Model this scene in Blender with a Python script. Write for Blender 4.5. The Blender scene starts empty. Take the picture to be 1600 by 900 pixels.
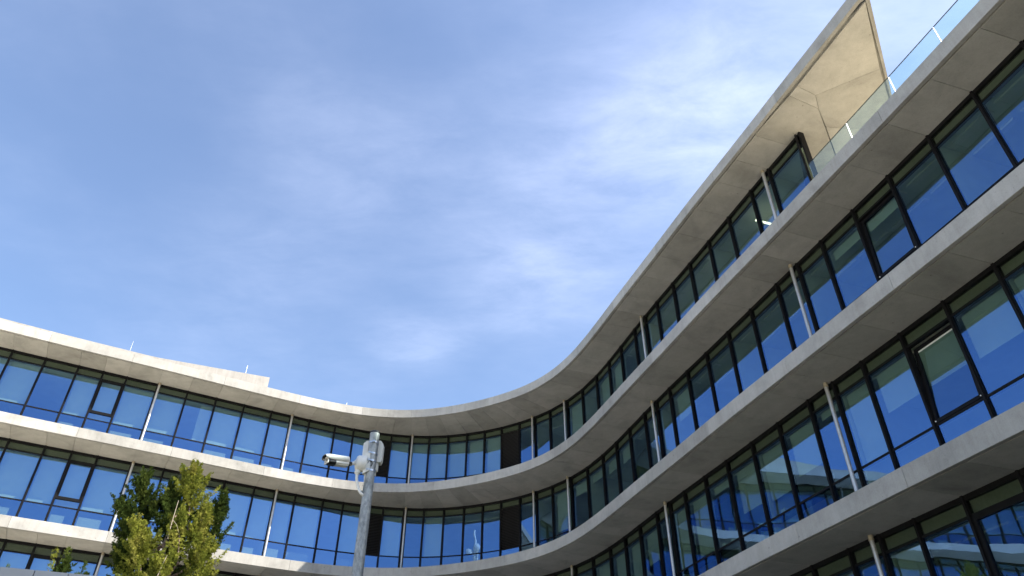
import bpy, math, random
from mathutils import Vector, Matrix
random.seed(7)
S = bpy.context.scene
COL = S.collection
R = math.radians
EYE = 1.6

# ------------------------------------------------------------------ camera
PITCH, ROLL, FPX = 0.654206, 0.00138539, 1148.05
cp, sp = math.cos(PITCH), math.sin(PITCH)
FW, UP, RT = Vector((0, cp, sp)), Vector((0, -sp, cp)), Vector((1, 0, 0))
cr, sr = math.cos(ROLL), math.sin(ROLL)
RT, UP = cr * RT + sr * UP, cr * UP - sr * RT
cam_data = bpy.data.cameras.new('camera')
cam = bpy.data.objects.new('camera', cam_data)
COL.objects.link(cam)
cam_data.sensor_fit = 'HORIZONTAL'
cam_data.sensor_width = 36.0
cam_data.lens = 36.0 * FPX / 1600.0
cam_data.clip_start, cam_data.clip_end = 0.05, 5000
cam.matrix_world = Matrix(((RT.x, UP.x, -FW.x, 0), (RT.y, UP.y, -FW.y, 0), (RT.z, UP.z, -FW.z, EYE), (0, 0, 0, 1)))
S.camera = cam

def project(p):
    d = Vector((p[0], p[1], p[2] - EYE))
    w = d.dot(FW)
    if w < 0.1:
        return None
    return 800 + FPX * d.dot(RT) / w, 450 - FPX * d.dot(UP) / w

def ray(u, v):
    return FW + (u - 800) / FPX * RT - (v - 450) / FPX * UP

def at_y(u, v, y):
    d = ray(u, v)
    d = d * (y / d.y)
    return Vector((d.x, d.y, d.z + EYE))

def at_z(u, v, z):
    d = ray(u, v)
    d = d * ((z - EYE) / d.z)
    return Vector((d.x, d.y, d.z + EYE))

# ------------------------------------------------------------------ world, sun, exposure
SUN_EL, SUN_AZ = R(38.8), R(100)          # azimuth clockwise from +Y
w = bpy.data.worlds.new('World')
S.world = w
w.use_nodes = True
nt = w.node_tree
for n in list(nt.nodes):
    nt.nodes.remove(n)

def N(tree, typ, **kw):
    n = tree.nodes.new(typ)
    for k, v in kw.items():
        if k.startswith('i_'):
            n.inputs[k[2:].replace('_', ' ')].default_value = v
        else:
            setattr(n, k, v)
    return n

def ramp(tree, stops, interp='LINEAR'):
    n = tree.nodes.new('ShaderNodeValToRGB')
    e = n.color_ramp.elements
    while len(e) > len(stops):
        e.remove(e[-1])
    while len(e) < len(stops):
        e.new(0.5)
    for el, (p, c) in zip(e, stops):
        el.position = p
        el.color = c if len(c) == 4 else (*c, 1)
    n.color_ramp.interpolation = interp
    return n

sky = N(nt, 'ShaderNodeTexSky', sky_type='NISHITA', sun_disc=False, sun_elevation=SUN_EL, sun_rotation=SUN_AZ,
        altitude=50, air_density=1.1, dust_density=1.5, ozone_density=3.3)
tc = N(nt, 'ShaderNodeTexCoord')
sep = N(nt, 'ShaderNodeSeparateXYZ')
nt.links.new(tc.outputs['Generated'], sep.inputs[0])
zc = N(nt, 'ShaderNodeMath', operation='MAXIMUM')
nt.links.new(sep.outputs['Z'], zc.inputs[0]); zc.inputs[1].default_value = 0.06
dx = N(nt, 'ShaderNodeMath', operation='DIVIDE'); dy = N(nt, 'ShaderNodeMath', operation='DIVIDE')
nt.links.new(sep.outputs['X'], dx.inputs[0]); nt.links.new(zc.outputs[0], dx.inputs[1])
nt.links.new(sep.outputs['Y'], dy.inputs[0]); nt.links.new(zc.outputs[0], dy.inputs[1])
cmb = N(nt, 'ShaderNodeCombineXYZ')
nt.links.new(dx.outputs[0], cmb.inputs[0]); nt.links.new(dy.outputs[0], cmb.inputs[1])
# thin cirrus: fine wisps, gathered in a few loose fields
mp = N(nt, 'ShaderNodeMapping'); mp.inputs['Rotation'].default_value = (0, 0, R(28)); mp.inputs['Scale'].default_value = (1.0, 1.9, 1)
nt.links.new(cmb.outputs[0], mp.inputs[0])
n1 = N(nt, 'ShaderNodeTexNoise'); n1.inputs['Scale'].default_value = 5.2; n1.inputs['Detail'].default_value = 12; n1.inputs['Roughness'].default_value = 0.64; n1.inputs['Distortion'].default_value = 0.25
nt.links.new(mp.outputs[0], n1.inputs['Vector'])
n2 = N(nt, 'ShaderNodeTexNoise'); n2.inputs['Scale'].default_value = 1.6; n2.inputs['Detail'].default_value = 5; n2.inputs['Roughness'].default_value = 0.55
nt.links.new(cmb.outputs[0], n2.inputs['Vector'])
r1 = ramp(nt, [(0.30, (0, 0, 0)), (0.84, (1, 1, 1))], 'LINEAR')
nt.links.new(n1.outputs['Fac'], r1.inputs[0])
r2 = ramp(nt, [(0.34, (0, 0, 0)), (0.74, (0.45, 0.45, 0.45))], 'EASE')
nt.links.new(n2.outputs['Fac'], r2.inputs[0])
acc = r2.outputs[0]
for (px_, py_, rad_, wt_) in ((0.30, 0.84, 0.30, 0.75), (0.25, 1.0, 0.62, 0.75), (0.05, 1.33, 0.34, 0.65), (-0.24, 1.52, 0.22, 0.8), (-0.29, 0.92, 0.3, 0.5), (-0.45, 1.2, 0.4, 0.35), (0.6, 0.65, 0.6, 0.9), (0.9, -0.4, 0.6, 0.6), (-0.8, -0.9, 0.7, 0.6), (0.0, -0.5, 0.5, 0.4)):
    dv = N(nt, 'ShaderNodeVectorMath', operation='DISTANCE'); dv.inputs[1].default_value = (px_, py_, 0)
    nt.links.new(cmb.outputs[0], dv.inputs[0])
    mr = N(nt, 'ShaderNodeMapRange', interpolation_type='SMOOTHERSTEP'); mr.inputs['From Min'].default_value = rad_; mr.inputs['From Max'].default_value = 0.0
    mr.inputs['To Min'].default_value = 0; mr.inputs['To Max'].default_value = wt_
    nt.links.new(dv.outputs['Value'], mr.inputs['Value'])
    ad = N(nt, 'ShaderNodeMath', operation='ADD'); nt.links.new(acc, ad.inputs[0]); nt.links.new(mr.outputs[0], ad.inputs[1]); acc = ad.outputs[0]
mu = N(nt, 'ShaderNodeMath', operation='MULTIPLY'); nt.links.new(r1.outputs[0], mu.inputs[0]); nt.links.new(acc, mu.inputs[1])
vl = N(nt, 'ShaderNodeMath', operation='MULTIPLY_ADD'); nt.links.new(acc, vl.inputs[0]); vl.inputs[1].default_value = 0.07; vl.inputs[2].default_value = 0.055
mu2 = N(nt, 'ShaderNodeMath', operation='MULTIPLY_ADD', use_clamp=True); nt.links.new(mu.outputs[0], mu2.inputs[0]); mu2.inputs[1].default_value = 0.17; nt.links.new(vl.outputs[0], mu2.inputs[2])
mix = N(nt, 'ShaderNodeMix', data_type='RGBA')
nt.links.new(mu2.outputs[0], mix.inputs[0])
hs = N(nt, 'ShaderNodeHueSaturation'); hs.inputs['Hue'].default_value = 0.502; hs.inputs['Saturation'].default_value = 1.07; hs.inputs['Value'].default_value = 0.99
nt.links.new(sky.outputs[0], hs.inputs['Color'])
nt.links.new(hs.outputs[0], mix.inputs[6])
mix.inputs[7].default_value = (6.1, 6.5, 8.0, 1)
bg = N(nt, 'ShaderNodeBackground'); bg.inputs['Strength'].default_value = 0.11
nt.links.new(mix.outputs[2], bg.inputs['Color'])
wo = N(nt, 'ShaderNodeOutputWorld'); nt.links.new(bg.outputs[0], wo.inputs[0])

sd = bpy.data.lights.new('sun', 'SUN')
sd.energy, sd.angle, sd.color = 4.5, R(0.5), (1.0, 0.92, 0.79)
sun = bpy.data.objects.new('sun', sd)
COL.objects.link(sun)
sv = Vector((math.sin(SUN_AZ) * math.cos(SUN_EL), math.cos(SUN_AZ) * math.cos(SUN_EL), math.sin(SUN_EL)))
sun.rotation_euler = sv.to_track_quat('Z', 'Y').to_euler()
sun.location = (30, -10, 60)

S.view_settings.view_transform = 'Standard'
S.view_settings.look = 'None'
S.view_settings.exposure = 1.28
S.view_settings.gamma = 1.0
S.cycles.max_bounces = 10
S.cycles.transparent_max_bounces = 16
S.cycles.glossy_bounces = 4
S.cycles.caustics_reflective = False
S.cycles.caustics_refractive = False

# ------------------------------------------------------------------ materials
def new_mat(name):
    m = bpy.data.materials.new(name)
    m.use_nodes = True
    t = m.node_tree
    for n in list(t.nodes):
        t.nodes.remove(n)
    out = t.nodes.new('ShaderNodeOutputMaterial')
    return m, t, out

def simple(name, col, rough=0.5, metal=0.0, var=0.12, scale=14.0, bump=0.0, spec=0.5):
    m, t, out = new_mat(name)
    b = t.nodes.new('ShaderNodeBsdfPrincipled')
    g = t.nodes.new('ShaderNodeNewGeometry')
    n = N(t, 'ShaderNodeTexNoise'); n.inputs['Scale'].default_value = scale; n.inputs['Detail'].default_value = 6
    t.links.new(g.outputs['Position'], n.inputs['Vector'])
    r = ramp(t, [(0.3, tuple(c * (1 - var) for c in col)), (0.7, tuple(min(1, c * (1 + var)) for c in col))])
    t.links.new(n.outputs['Fac'], r.inputs[0])
    t.links.new(r.outputs[0], b.inputs['Base Color'])
    b.inputs['Roughness'].default_value = rough
    b.inputs['Metallic'].default_value = metal
    b.inputs['Specular IOR Level'].default_value = spec
    if bump:
        bp = N(t, 'ShaderNodeBump'); bp.inputs['Strength'].default_value = bump; bp.inputs['Distance'].default_value = 0.01
        t.links.new(n.outputs['Fac'], bp.inputs['Height']); t.links.new(bp.outputs[0], b.inputs['Normal'])
    t.links.new(b.outputs[0], out.inputs[0])
    return m

def concrete(name, tint, pore=1.0, stain=1.0, runs=1.0):
    m, t, out = new_mat(name)
    b = t.nodes.new('ShaderNodeBsdfPrincipled')
    b.inputs['Roughness'].default_value = 0.75
    b.inputs['Specular IOR Level'].default_value = 0.3
    g = t.nodes.new('ShaderNodeNewGeometry')
    oi = t.nodes.new('ShaderNodeObjectInfo')
    def noise(scale, detail=6, rough=0.6, vec=None, dist=0.0):
        n = N(t, 'ShaderNodeTexNoise')
        n.inputs['Scale'].default_value = scale; n.inputs['Detail'].default_value = detail
        n.inputs['Roughness'].default_value = rough; n.inputs['Distortion'].default_value = dist
        t.links.new(vec if vec else g.outputs['Position'], n.inputs['Vector'])
        return n
    big = noise(0.9, 7, 0.62, None, 0.6)
    mid = noise(4.5, 8, 0.65)
    fine = noise(38, 5, 0.6)
    sm = N(t, 'ShaderNodeMapping'); sm.inputs['Scale'].default_value = (6, 6, 0.5)
    t.links.new(g.outputs['Position'], sm.inputs[0])
    streak = noise(1.6, 5, 0.6, sm.outputs[0])
    c0 = ramp(t, [(0.28, tuple(x * (1 - 0.26 * stain) for x in tint)), (0.5, tint), (0.74, tuple(min(1, x * (1 + 0.14 * stain)) for x in tint))])
    t.links.new(big.outputs['Fac'], c0.inputs[0])
    def mul(a, bnode, f):
        mx = N(t, 'ShaderNodeMix', data_type='RGBA', blend_type='MULTIPLY')
        mx.inputs[0].default_value = f
        t.links.new(a, mx.inputs[6]); t.links.new(bnode, mx.inputs[7])
        return mx.outputs[2]
    rm = ramp(t, [(0.3, (0.72, 0.71, 0.69)), (0.62, (1, 1, 1))]); t.links.new(mid.outputs['Fac'], rm.inputs[0])
    rf = ramp(t, [(0.32, (0.78, 0.78, 0.78)), (0.55, (1, 1, 1))]); t.links.new(fine.outputs['Fac'], rf.inputs[0])
    rs = ramp(t, [(0.3, (0.74, 0.72, 0.68)), (0.56, (1, 1, 1))]); t.links.new(streak.outputs['Fac'], rs.inputs[0])
    c = mul(c0.outputs[0], rm.outputs[0], 0.34 * stain)
    c = mul(c, rf.outputs[0], 0.5)
    c = mul(c, rs.outputs[0], 0.6 * stain * runs)
    sm2 = N(t, 'ShaderNodeMapping'); sm2.inputs['Scale'].default_value = (1.6, 1.6, 0.12)
    t.links.new(g.outputs['Position'], sm2.inputs[0])
    st2 = noise(1.3, 6, 0.68, sm2.outputs[0])
    rs2 = ramp(t, [(0.36, (0.70, 0.69, 0.67)), (0.52, (1, 1, 1))]); t.links.new(st2.outputs['Fac'], rs2.inputs[0])
    c = mul(c, rs2.outputs[0], 0.45 * stain * runs)
    # bug holes
    v = N(t, 'ShaderNodeTexVoronoi'); v.inputs['Scale'].default_value = 7.5
    t.links.new(g.outputs['Position'], v.inputs['Vector'])
    rv = ramp(t, [(0.0, (0.3, 0.29, 0.27)), (0.055, (0.45, 0.44, 0.42)), (0.09, (1, 1, 1))]); t.links.new(v.outputs['Distance'], rv.inputs[0])
    c = mul(c, rv.outputs[0], 0.5 * pore)
    v2 = N(t, 'ShaderNodeTexVoronoi'); v2.inputs['Scale'].default_value = 2.1
    t.links.new(g.outputs['Position'], v2.inputs['Vector'])
    rv2 = ramp(t, [(0.0, (0.25, 0.24, 0.22)), (0.03, (0.4, 0.39, 0.37)), (0.055, (1, 1, 1))]); t.links.new(v2.outputs['Distance'], rv2.inputs[0])
    c = mul(c, rv2.outputs[0], 0.6 * pore)
    # every pour a slightly different grey
    ro = ramp(t, [(0.0, (0.80, 0.80, 0.79)), (1.0, (1, 1, 1))]); t.links.new(oi.outputs['Random'], ro.inputs[0])
    c = mul(c, ro.outputs[0], 1.0)
    t.links.new(c, b.inputs['Base Color'])
    bp = N(t, 'ShaderNodeBump'); bp.inputs['Strength'].default_value = 0.35; bp.inputs['Distance'].default_value = 0.006
    t.links.new(mid.outputs['Fac'], bp.inputs['Height'])
    t.links.new(bp.outputs[0], b.inputs['Normal'])
    t.links.new(b.outputs[0], out.inputs[0])
    return m

def glass(name, refl, trans, r0, wav=0.004, gain=0.9):
    m, t, out = new_mat(name)
    g = t.nodes.new('ShaderNodeNewGeometry')
    n = N(t, 'ShaderNodeTexNoise'); n.inputs['Scale'].default_value = 0.75; n.inputs['Detail'].default_value = 1.5
    t.links.new(g.outputs['Position'], n.inputs['Vector'])
    bp = N(t, 'ShaderNodeBump'); bp.inputs['Strength'].default_value = 1.0; bp.inputs['Distance'].default_value = wav
    t.links.new(n.outputs['Fac'], bp.inputs['Height'])
    gl = N(t, 'ShaderNodeBsdfGlossy'); gl.inputs['Roughness'].default_value = 0.0; gl.inputs['Color'].default_value = (*refl, 1)
    if wav:
        t.links.new(bp.outputs[0], gl.inputs['Normal'])
    tr = N(t, 'ShaderNodeBsdfTransparent'); tr.inputs['Color'].default_value = (*trans, 1)
    fr = N(t, 'ShaderNodeFresnel')
    io = N(t, 'ShaderNodeMapRange'); io.inputs['To Min'].default_value = 1.5; io.inputs['To Max'].default_value = 1 / 1.5
    t.links.new(g.outputs['Backfacing'], io.inputs['Value']); t.links.new(io.outputs[0], fr.inputs['IOR'])
    ma = N(t, 'ShaderNodeMath', operation='MULTIPLY_ADD', use_clamp=True)
    t.links.new(fr.outputs[0], ma.inputs[0]); ma.inputs[1].default_value = gain; ma.inputs[2].default_value = r0
    mx = t.nodes.new('ShaderNodeMixShader')
    t.links.new(ma.outputs[0], mx.inputs[0]); t.links.new(tr.outputs[0], mx.inputs[1]); t.links.new(gl.outputs[0], mx.inputs[2])
    t.links.new(mx.outputs[0], out.inputs[0])
    return m

M = {}
M['concrete'] = concrete('fair_faced_concrete', (0.46, 0.453, 0.43), 1.0, 0.9, 0.6)
M['soffit'] = concrete('board_marked_concrete', (0.51, 0.498, 0.46), 0.9, 1.0, 0.15)
M['upstand'] = concrete('weathered_render', (0.41, 0.395, 0.375), 0.3, 0.7)
M['frame'] = simple('black_aluminium', (0.008, 0.008, 0.009), 0.5, 0.0, 0.2, 5, 0, 0.12)
M['glass'] = glass('solar_glass', (0.235, 0.46, 0.90), (0.52, 0.67, 0.57), 0.31)
M['spandrel_glass'] = glass('dark_spandrel_glass', (0.7, 0.85, 0.8), (0.75, 0.8, 0.7), 0.05)
M['spandrel'] = simple('spandrel_backing', (0.085, 0.105, 0.082), 0.6)
M['clear'] = glass('clear_glass', (0.9, 1.0, 0.98), (0.90, 0.985, 0.98), 0.03, 0.0)
M['blind'] = simple('roller_blind', (0.62, 0.63, 0.62), 0.9, 0, 0.03, 3)
M['curtain'] = simple('white_curtain', (0.62, 0.62, 0.6), 0.9, 0, 0.05, 3)
M['steel'] = simple('galvanised_column', (0.50, 0.50, 0.50), 0.38, 0.55, 0.08, 10)
M['brass'] = simple('column_cap', (0.34, 0.30, 0.22), 0.5, 0.2, 0.15, 10)
M['white'] = simple('white_paint', (0.78, 0.78, 0.76), 0.5, 0, 0.04, 20)
M['radiator'] = simple('grey_radiator', (0.34, 0.34, 0.33), 0.6, 0, 0.04, 20)
M['ceiling'] = simple('ceiling_tiles', (0.74, 0.77, 0.70), 0.9, 0, 0.05, 2)
M['room'] = simple('room_wall', (0.60, 0.61, 0.56), 0.9, 0, 0.06, 2)
M['carpet'] = simple('carpet', (0.12, 0.12, 0.13), 0.95, 0, 0.1, 30)
M['louvre'] = simple('bronze_louvre', (0.010, 0.009, 0.009), 0.5, 0.0, 0.2, 8)
M['terrace'] = simple('terrace_boards', (0.66, 0.56, 0.38), 0.8, 0, 0.15, 6)

def emission(name, col, s):
    m, t, out = new_mat(name)
    e = t.nodes.new('ShaderNodeEmission'); e.inputs[0].default_value = (*col, 1); e.inputs[1].default_value = s
    t.links.new(e.outputs[0], out.inputs[0])
    return m
M['lit'] = emission('lit_tube', (1.0, 0.93, 0.75), 2.2)

# ------------------------------------------------------------------ object helpers
ORG = {}
def tag(o, label=None, cat=None, group=None, kind=None):
    for k, v in (('label', label), ('category', cat), ('group', group), ('kind', kind)):
        if v:
            o[k] = v
    return o

def empty(name, loc, label, cat, group=None):
    o = bpy.data.objects.new(name, None)
    o.empty_display_size = 0.3
    COL.objects.link(o)
    o.location = loc
    ORG[o.name] = Vector(loc)
    return tag(o, label, cat, group)

class MB:
    def __init__(self):
        self.v, self.f, self.m = [], [], []
    def quad(self, a, b, c, d, mi=0):
        i = len(self.v); self.v += [a, b, c, d]; self.f.append((i, i + 1, i + 2, i + 3)); self.m.append(mi)
    def poly(self, pts, mi=0):
        i = len(self.v); self.v += list(pts); self.f.append(tuple(range(i, i + len(pts)))); self.m.append(mi)
    def prism(self, pts, z0, z1, mi=0):
        """closed prism over a plan polygon"""
        n = len(pts); i = len(self.v)
        self.v += [(p[0], p[1], z0) for p in pts] + [(p[0], p[1], z1) for p in pts]
        self.f.append(tuple(i + k for k in reversed(range(n)))); self.f.append(tuple(i + n + k for k in range(n)))
        for k in range(n):
            l = (k + 1) % n
            self.f.append((i + k, i + l, i + n + l, i + n + k))
        self.m += [mi] * (n + 2)
    def box(self, o, x, y, z, a, b, mi=0):
        """box in a local frame with origin o, axes x,y,z, from a to b"""
        i = len(self.v)
        for k in range(8):
            p = o + x * (b[0] if k & 1 else a[0]) + y * (b[1] if k & 2 else a[1]) + z * (b[2] if k & 4 else a[2])
            self.v.append(tuple(p))
        for f in ((0, 2, 3, 1), (4, 5, 7, 6), (0, 1, 5, 4), (2, 6, 7, 3), (0, 4, 6, 2), (1, 3, 7, 5)):
            self.f.append(tuple(i + k for k in f)); self.m.append(mi)
    def ring(self, o, t, n, outer, inner, y0, y1):
        i = len(self.v)
        for y in (y0, y1):
            for r in (outer, inner):
                for xx, zz in ((r[0], r[1]), (r[2], r[1]), (r[2], r[3]), (r[0], r[3])):
                    self.v.append(tuple(o + t * xx + n * y + Vector((0, 0, zz))))
        for k in range(4):
            l = (k + 1) % 4
            for f in ((k, 4 + k, 4 + l, l), (8 + k, 8 + l, 12 + l, 12 + k), (k, l, 8 + l, 8 + k), (4 + k, 12 + k, 12 + l, 4 + l)):
                self.f.append(tuple(i + q for q in f)); self.m.append(0)
    def tube(self, pts, rad, n=10, cap=True, mi=0):
        pts = [Vector(p) for p in pts]
        if not isinstance(rad, (list, tuple)):
            rad = [rad] * len(pts)
        i0 = len(self.v)
        t0 = (pts[1] - pts[0]).normalized()
        u = t0.orthogonal().normalized()
        for k, p in enumerate(pts):
            a = pts[max(0, k - 1)]; b = pts[min(len(pts) - 1, k + 1)]
            t = (b - a).normalized()
            u = (u - t * u.dot(t)).normalized(); v = t.cross(u)
            for j in range(n):
                an = 2 * math.pi * j / n
                self.v.append(tuple(p + (u * math.cos(an) + v * math.sin(an)) * rad[k]))
        for k in range(len(pts) - 1):
            for j in range(n):
                l = (j + 1) % n
                self.f.append((i0 + k * n + j, i0 + k * n + l, i0 + (k + 1) * n + l, i0 + (k + 1) * n + j)); self.m.append(mi)
        if cap:
            self.f.append(tuple(i0 + j for j in reversed(range(n)))); self.m.append(mi)
            e = i0 + (len(pts) - 1) * n
            self.f.append(tuple(e + j for j in range(n))); self.m.append(mi)
    def build(self, name, mat, parent=None, smooth=False, origin=None, bevel=0):
        me = bpy.data.meshes.new(name)
        vs = [Vector(v) for v in self.v]
        if origin is None:
            xs = [v.x for v in vs]; ys = [v.y for v in vs]; zs = [v.z for v in vs]
            origin = Vector(((min(xs) + max(xs)) / 2, (min(ys) + max(ys)) / 2, min(zs)))
        me.from_pydata([tuple(v - origin) for v in vs], [], self.f)
        mats = mat if isinstance(mat, (list, tuple)) else [mat]
        for m in mats:
            me.materials.append(m)
        if len(mats) > 1:
            me.polygons.foreach_set('material_index', self.m)
        if smooth:
            me.polygons.foreach_set('use_smooth', [True] * len(me.polygons))
        me.update()
        o = bpy.data.objects.new(name, me)
        COL.objects.link(o)
        ORG[o.name] = Vector(origin)
        if parent:
            o.parent = parent
            o.location = Vector(origin) - ORG[parent.name]
        else:
            o.location = origin
        if smooth:
            try:
                me.set_sharp_from_angle(angle=R(40))
            except Exception:
                pass
        if bevel:
            md = o.modifiers.new('bevel', 'BEVEL'); md.width = bevel; md.segments = 2; md.limit_method = 'ANGLE'
        return o

def inst(src, origin, rotz, parent, name=None):
    o = src.copy()
    if name: o.name = name
    COL.objects.link(o)
    o.parent = parent
    o.location = Vector(origin) - ORG[parent.name]
    o.rotation_euler = (0, 0, rotz)
    ORG[o.name] = Vector(origin)
    return o

X, Y, Z = Vector((1, 0, 0)), Vector((0, 1, 0)), Vector((0, 0, 1))

# ------------------------------------------------------------------ plan curves of the building
EDGE = [[-31.94, 17.34], [-30.73, 18.22], [-29.51, 19.09], [-28.28, 19.95], [-27.05, 20.8], [-25.8, 21.64], [-24.55, 22.47], [-23.29, 23.28], [-22.02, 24.08], [-20.74, 24.86], [-19.45, 25.63], [-18.15, 26.38], [-16.84, 27.11], [-15.54, 27.85], [-14.24, 28.6], [-12.94, 29.36], [-11.65, 30.11], [-10.34, 30.84], [-9.0, 31.52], [-7.6, 32.07], [-6.14, 32.39], [-4.64, 32.4], [-3.18, 32.09], [-1.78, 31.55], [-0.47, 30.83], [0.72, 29.92], [1.7, 28.78], [2.45, 27.48], [3.03, 26.1], [3.53, 24.69], [4.01, 23.27], [4.5, 21.85], [4.99, 20.43], [5.47, 19.01], [5.96, 17.59], [6.47, 16.18], [6.98, 14.77], [7.48, 13.36], [7.99, 11.94], [8.49, 10.53], [8.98, 9.11], [9.47, 7.69], [9.94, 6.27], [10.41, 4.85], [10.88, 3.42], [11.33, 1.99], [11.78, 0.56], [12.22, -0.87], [12.65, -2.31]]
GLAZ = [[-29.78, 21.24], [-28.49, 22.01], [-27.21, 22.78], [-25.91, 23.55], [-24.62, 24.3], [-23.32, 25.06], [-22.02, 25.81], [-20.72, 26.55], [-19.42, 27.29], [-18.11, 28.02], [-16.8, 28.76], [-15.49, 29.49], [-14.19, 30.23], [-12.89, 30.98], [-11.58, 31.72], [-10.27, 32.44], [-8.93, 33.13], [-7.56, 33.74], [-6.14, 34.2], [-4.66, 34.42], [-3.16, 34.31], [-1.72, 33.92], [-0.35, 33.3], [0.89, 32.46], [1.97, 31.42], [2.84, 30.21], [3.51, 28.87], [4.04, 27.46], [4.5, 26.03], [4.95, 24.6], [5.41, 23.18], [5.9, 21.76], [6.4, 20.35], [6.89, 18.93], [7.37, 17.51], [7.85, 16.09], [8.35, 14.67], [8.84, 13.25], [9.32, 11.83], [9.79, 10.41], [10.25, 8.98], [10.71, 7.55], [11.16, 6.12], [11.61, 4.69], [12.05, 3.26], [12.49, 1.82], [12.92, 0.39], [13.35, -1.05]]
def V2(p): return Vector((p[0], p[1], 0))
GP = [V2(p) for p in GLAZ]
EP = [V2(p) for p in EDGE]
STEP = 1.5
ext = 10                                   # ten more points (15 m) out of frame on the left, which the glass reflects
dg = (GP[1] - GP[0]).normalized() * STEP
GP = [GP[0] - dg * k for k in range(ext, 0, -1)] + GP
EP = [EP[4] + (EP[0] - EP[4]).normalized() * 0 + (GP[0] - GP[ext]) * ((k) / ext) + (EP[0] - EP[4]) for k in range(ext, 0, -1)] + EP
S0 = -ext * STEP
SMAX = S0 + (len(GP) - 1) * STEP - 0.01

def cr_point(P, u):
    i = max(0, min(len(P) - 2, int(u)))
    t = u - i
    p1, p2 = P[i], P[i + 1]
    p0 = P[i - 1] if i > 0 else p1 * 2 - p2
    p3 = P[i + 2] if i + 2 < len(P) else p2 * 2 - p1
    return 0.5 * ((2 * p1) + (p2 - p0) * t + (2 * p0 - 5 * p1 + 4 * p2 - p3) * t * t + (3 * p1 - p0 - 3 * p2 + p3) * t ** 3)

def G(s): return cr_point(GP, (s - S0) / STEP)
def tan_g(s):
    return (G(min(SMAX, s + 0.15)) - G(max(S0, s - 0.15))).normalized()
def nrm(s):                                # towards the courtyard
    t = tan_g(s)
    return Vector((t.y, -t.x, 0))
ED = []
for i in range((len(EP) - 1) * 12 + 1):
    ED.append(cr_point(EP, i / 12))
_ecache = {}
def e_idx(s):
    g, n = G(s), nrm(s)
    t = tan_g(s)
    best, bi = 1e9, 0
    for i, p in enumerate(ED):
        d = p - g
        c = abs(d.dot(t)) + (100 if d.dot(n) < 0 or d.length > 6 else 0)
        if c < best:
            best, bi = c, i
    return bi
def E(s):
    k = round(s, 3)
    if k not in _ecache:
        i = e_idx(s)
        g, t = G(s), tan_g(s)
        p = ED[i]
        for j in (i - 1, i):
            if 0 <= j < len(ED) - 1:
                a, b = (ED[j] - g).dot(t), (ED[j + 1] - g).dot(t)
                if (a <= 0) != (b <= 0):
                    p = ED[j].lerp(ED[j + 1], a / (a - b)); break
        _ecache[k] = p
    return _ecache[k]
def EN(s):                                  # outward normal of the slab edge
    a, b = E(max(S0 + .1, s - 0.25)), E(min(SMAX - .3, s + 0.25))
    t = (b - a).normalized()
    return Vector((t.y, -t.x, 0))

# mullion positions along the glass line
MUL = [1.0, 2.3, 3.6, 4.9, 6.2, 7.43, 8.73, 10.03, 11.29, 12.58, 13.57, 14.53, 15.84, 17.14, 18.44, 19.72, 21.02, 21.97, 22.89, 24.18, 25.12, 26.08, 27.04,
       28.0, 28.95, 29.91, 30.9, 31.85, 32.79, 33.82, 34.76, 35.72, 36.95, 38.2, 39.53, 40.8, 42.05, 43.4, 44.36, 45.37, 46.62, 47.85, 49.15, 50.42, 51.74,
       52.72, 53.74, 55.0, 56.28, 57.6, 58.9, 60.2, 61.15, 62.1, 63.4, 64.7, 66.0, 67.3, 68.6]
MUL = [1.0 - 1.3 * k for k in range(11, 0, -1)] + MUL
COLS = {'A': (-16.04, 29.19), 'B': (-10.68, 32.25), 'C': (-5.08, 34.28), 'D': (1.01, 32.26), 'E': (2.47, 30.65), 'F': (5.10, 23.85), 'G': (7.81, 15.94)}
D = 3.8
ZS = {k: EYE + 5.467433 + (k - 1) * D for k in (0, 1, 2, 3, 4)}   # soffit heights
TH = 0.42
TIP = Vector((8.73, 9.96, 0))
TDIR = Vector((1.68, 2.73, 0)).normalized()
S4END = 54.27                                # where the top storey's glazing stops
TIP_S = min((((E(50 + k * 0.05)) - TIP).length, 50 + k * 0.05) for k in range(280))[1]

def seen(pts, m=30):
    for p in pts:
        q = project(p)
        if q and -m < q[0] < 1600 + m and -m < q[1] < 900 + m:
            return True
    return False

# ------------------------------------------------------------------ ground and forecourt
gm = MB()
gm.quad((-1500, -1500, 0), (1500, -1500, 0), (1500, 1500, 0), (-1500, 1500, 0))
def paving():
    m, t, out = new_mat('paving')
    b = t.nodes.new('ShaderNodeBsdfPrincipled'); b.inputs['Roughness'].default_value = 0.85
    g = t.nodes.new('ShaderNodeNewGeometry')
    br = N(t, 'ShaderNodeTexBrick'); br.inputs['Scale'].default_value = 1.0
    br.inputs['Color1'].default_value = (0.80, 0.73, 0.60, 1); br.inputs['Color2'].default_value = (0.76, 0.69, 0.56, 1); br.inputs['Mortar'].default_value = (0.2, 0.19, 0.17, 1)
    br.inputs['Mortar Size'].default_value = 0.01
    t.links.new(g.outputs['Position'], br.inputs['Vector'])
    t.links.new(br.outputs['Color'], b.inputs['Base Color'])
    t.links.new(b.outputs[0], out.inputs[0])
    return m
tag(gm.build('ground', paving(), origin=Vector((0, 0, 0))), 'pale paved forecourt in front of the curved building', kind='structure')

lm_ = MB()  # unseen dark sheet, added to cut ground bounce onto the right wing's soffits
lm_.poly([(-9.0, -12, 0.004), (14, -12, 0.004), (9.5, 8, 0.004), (4.0, 23, 0.004), (-1, 27, 0.004), (-6, 22, 0.004)])
tag(lm_.build('bounce_absorber', simple('dark_absorber', (0.03, 0.045, 0.018), 0.95, 0, 0.3, 2)), 'unseen dark ground sheet added to cut bounce light under the right wing', kind='structure')

# ------------------------------------------------------------------ the building
BORG = (-5.0, 34.0, 0.0)
bld = empty('office_building', BORG, 'long curved concrete office building with stacked bands of blue windows', 'building')

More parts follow.
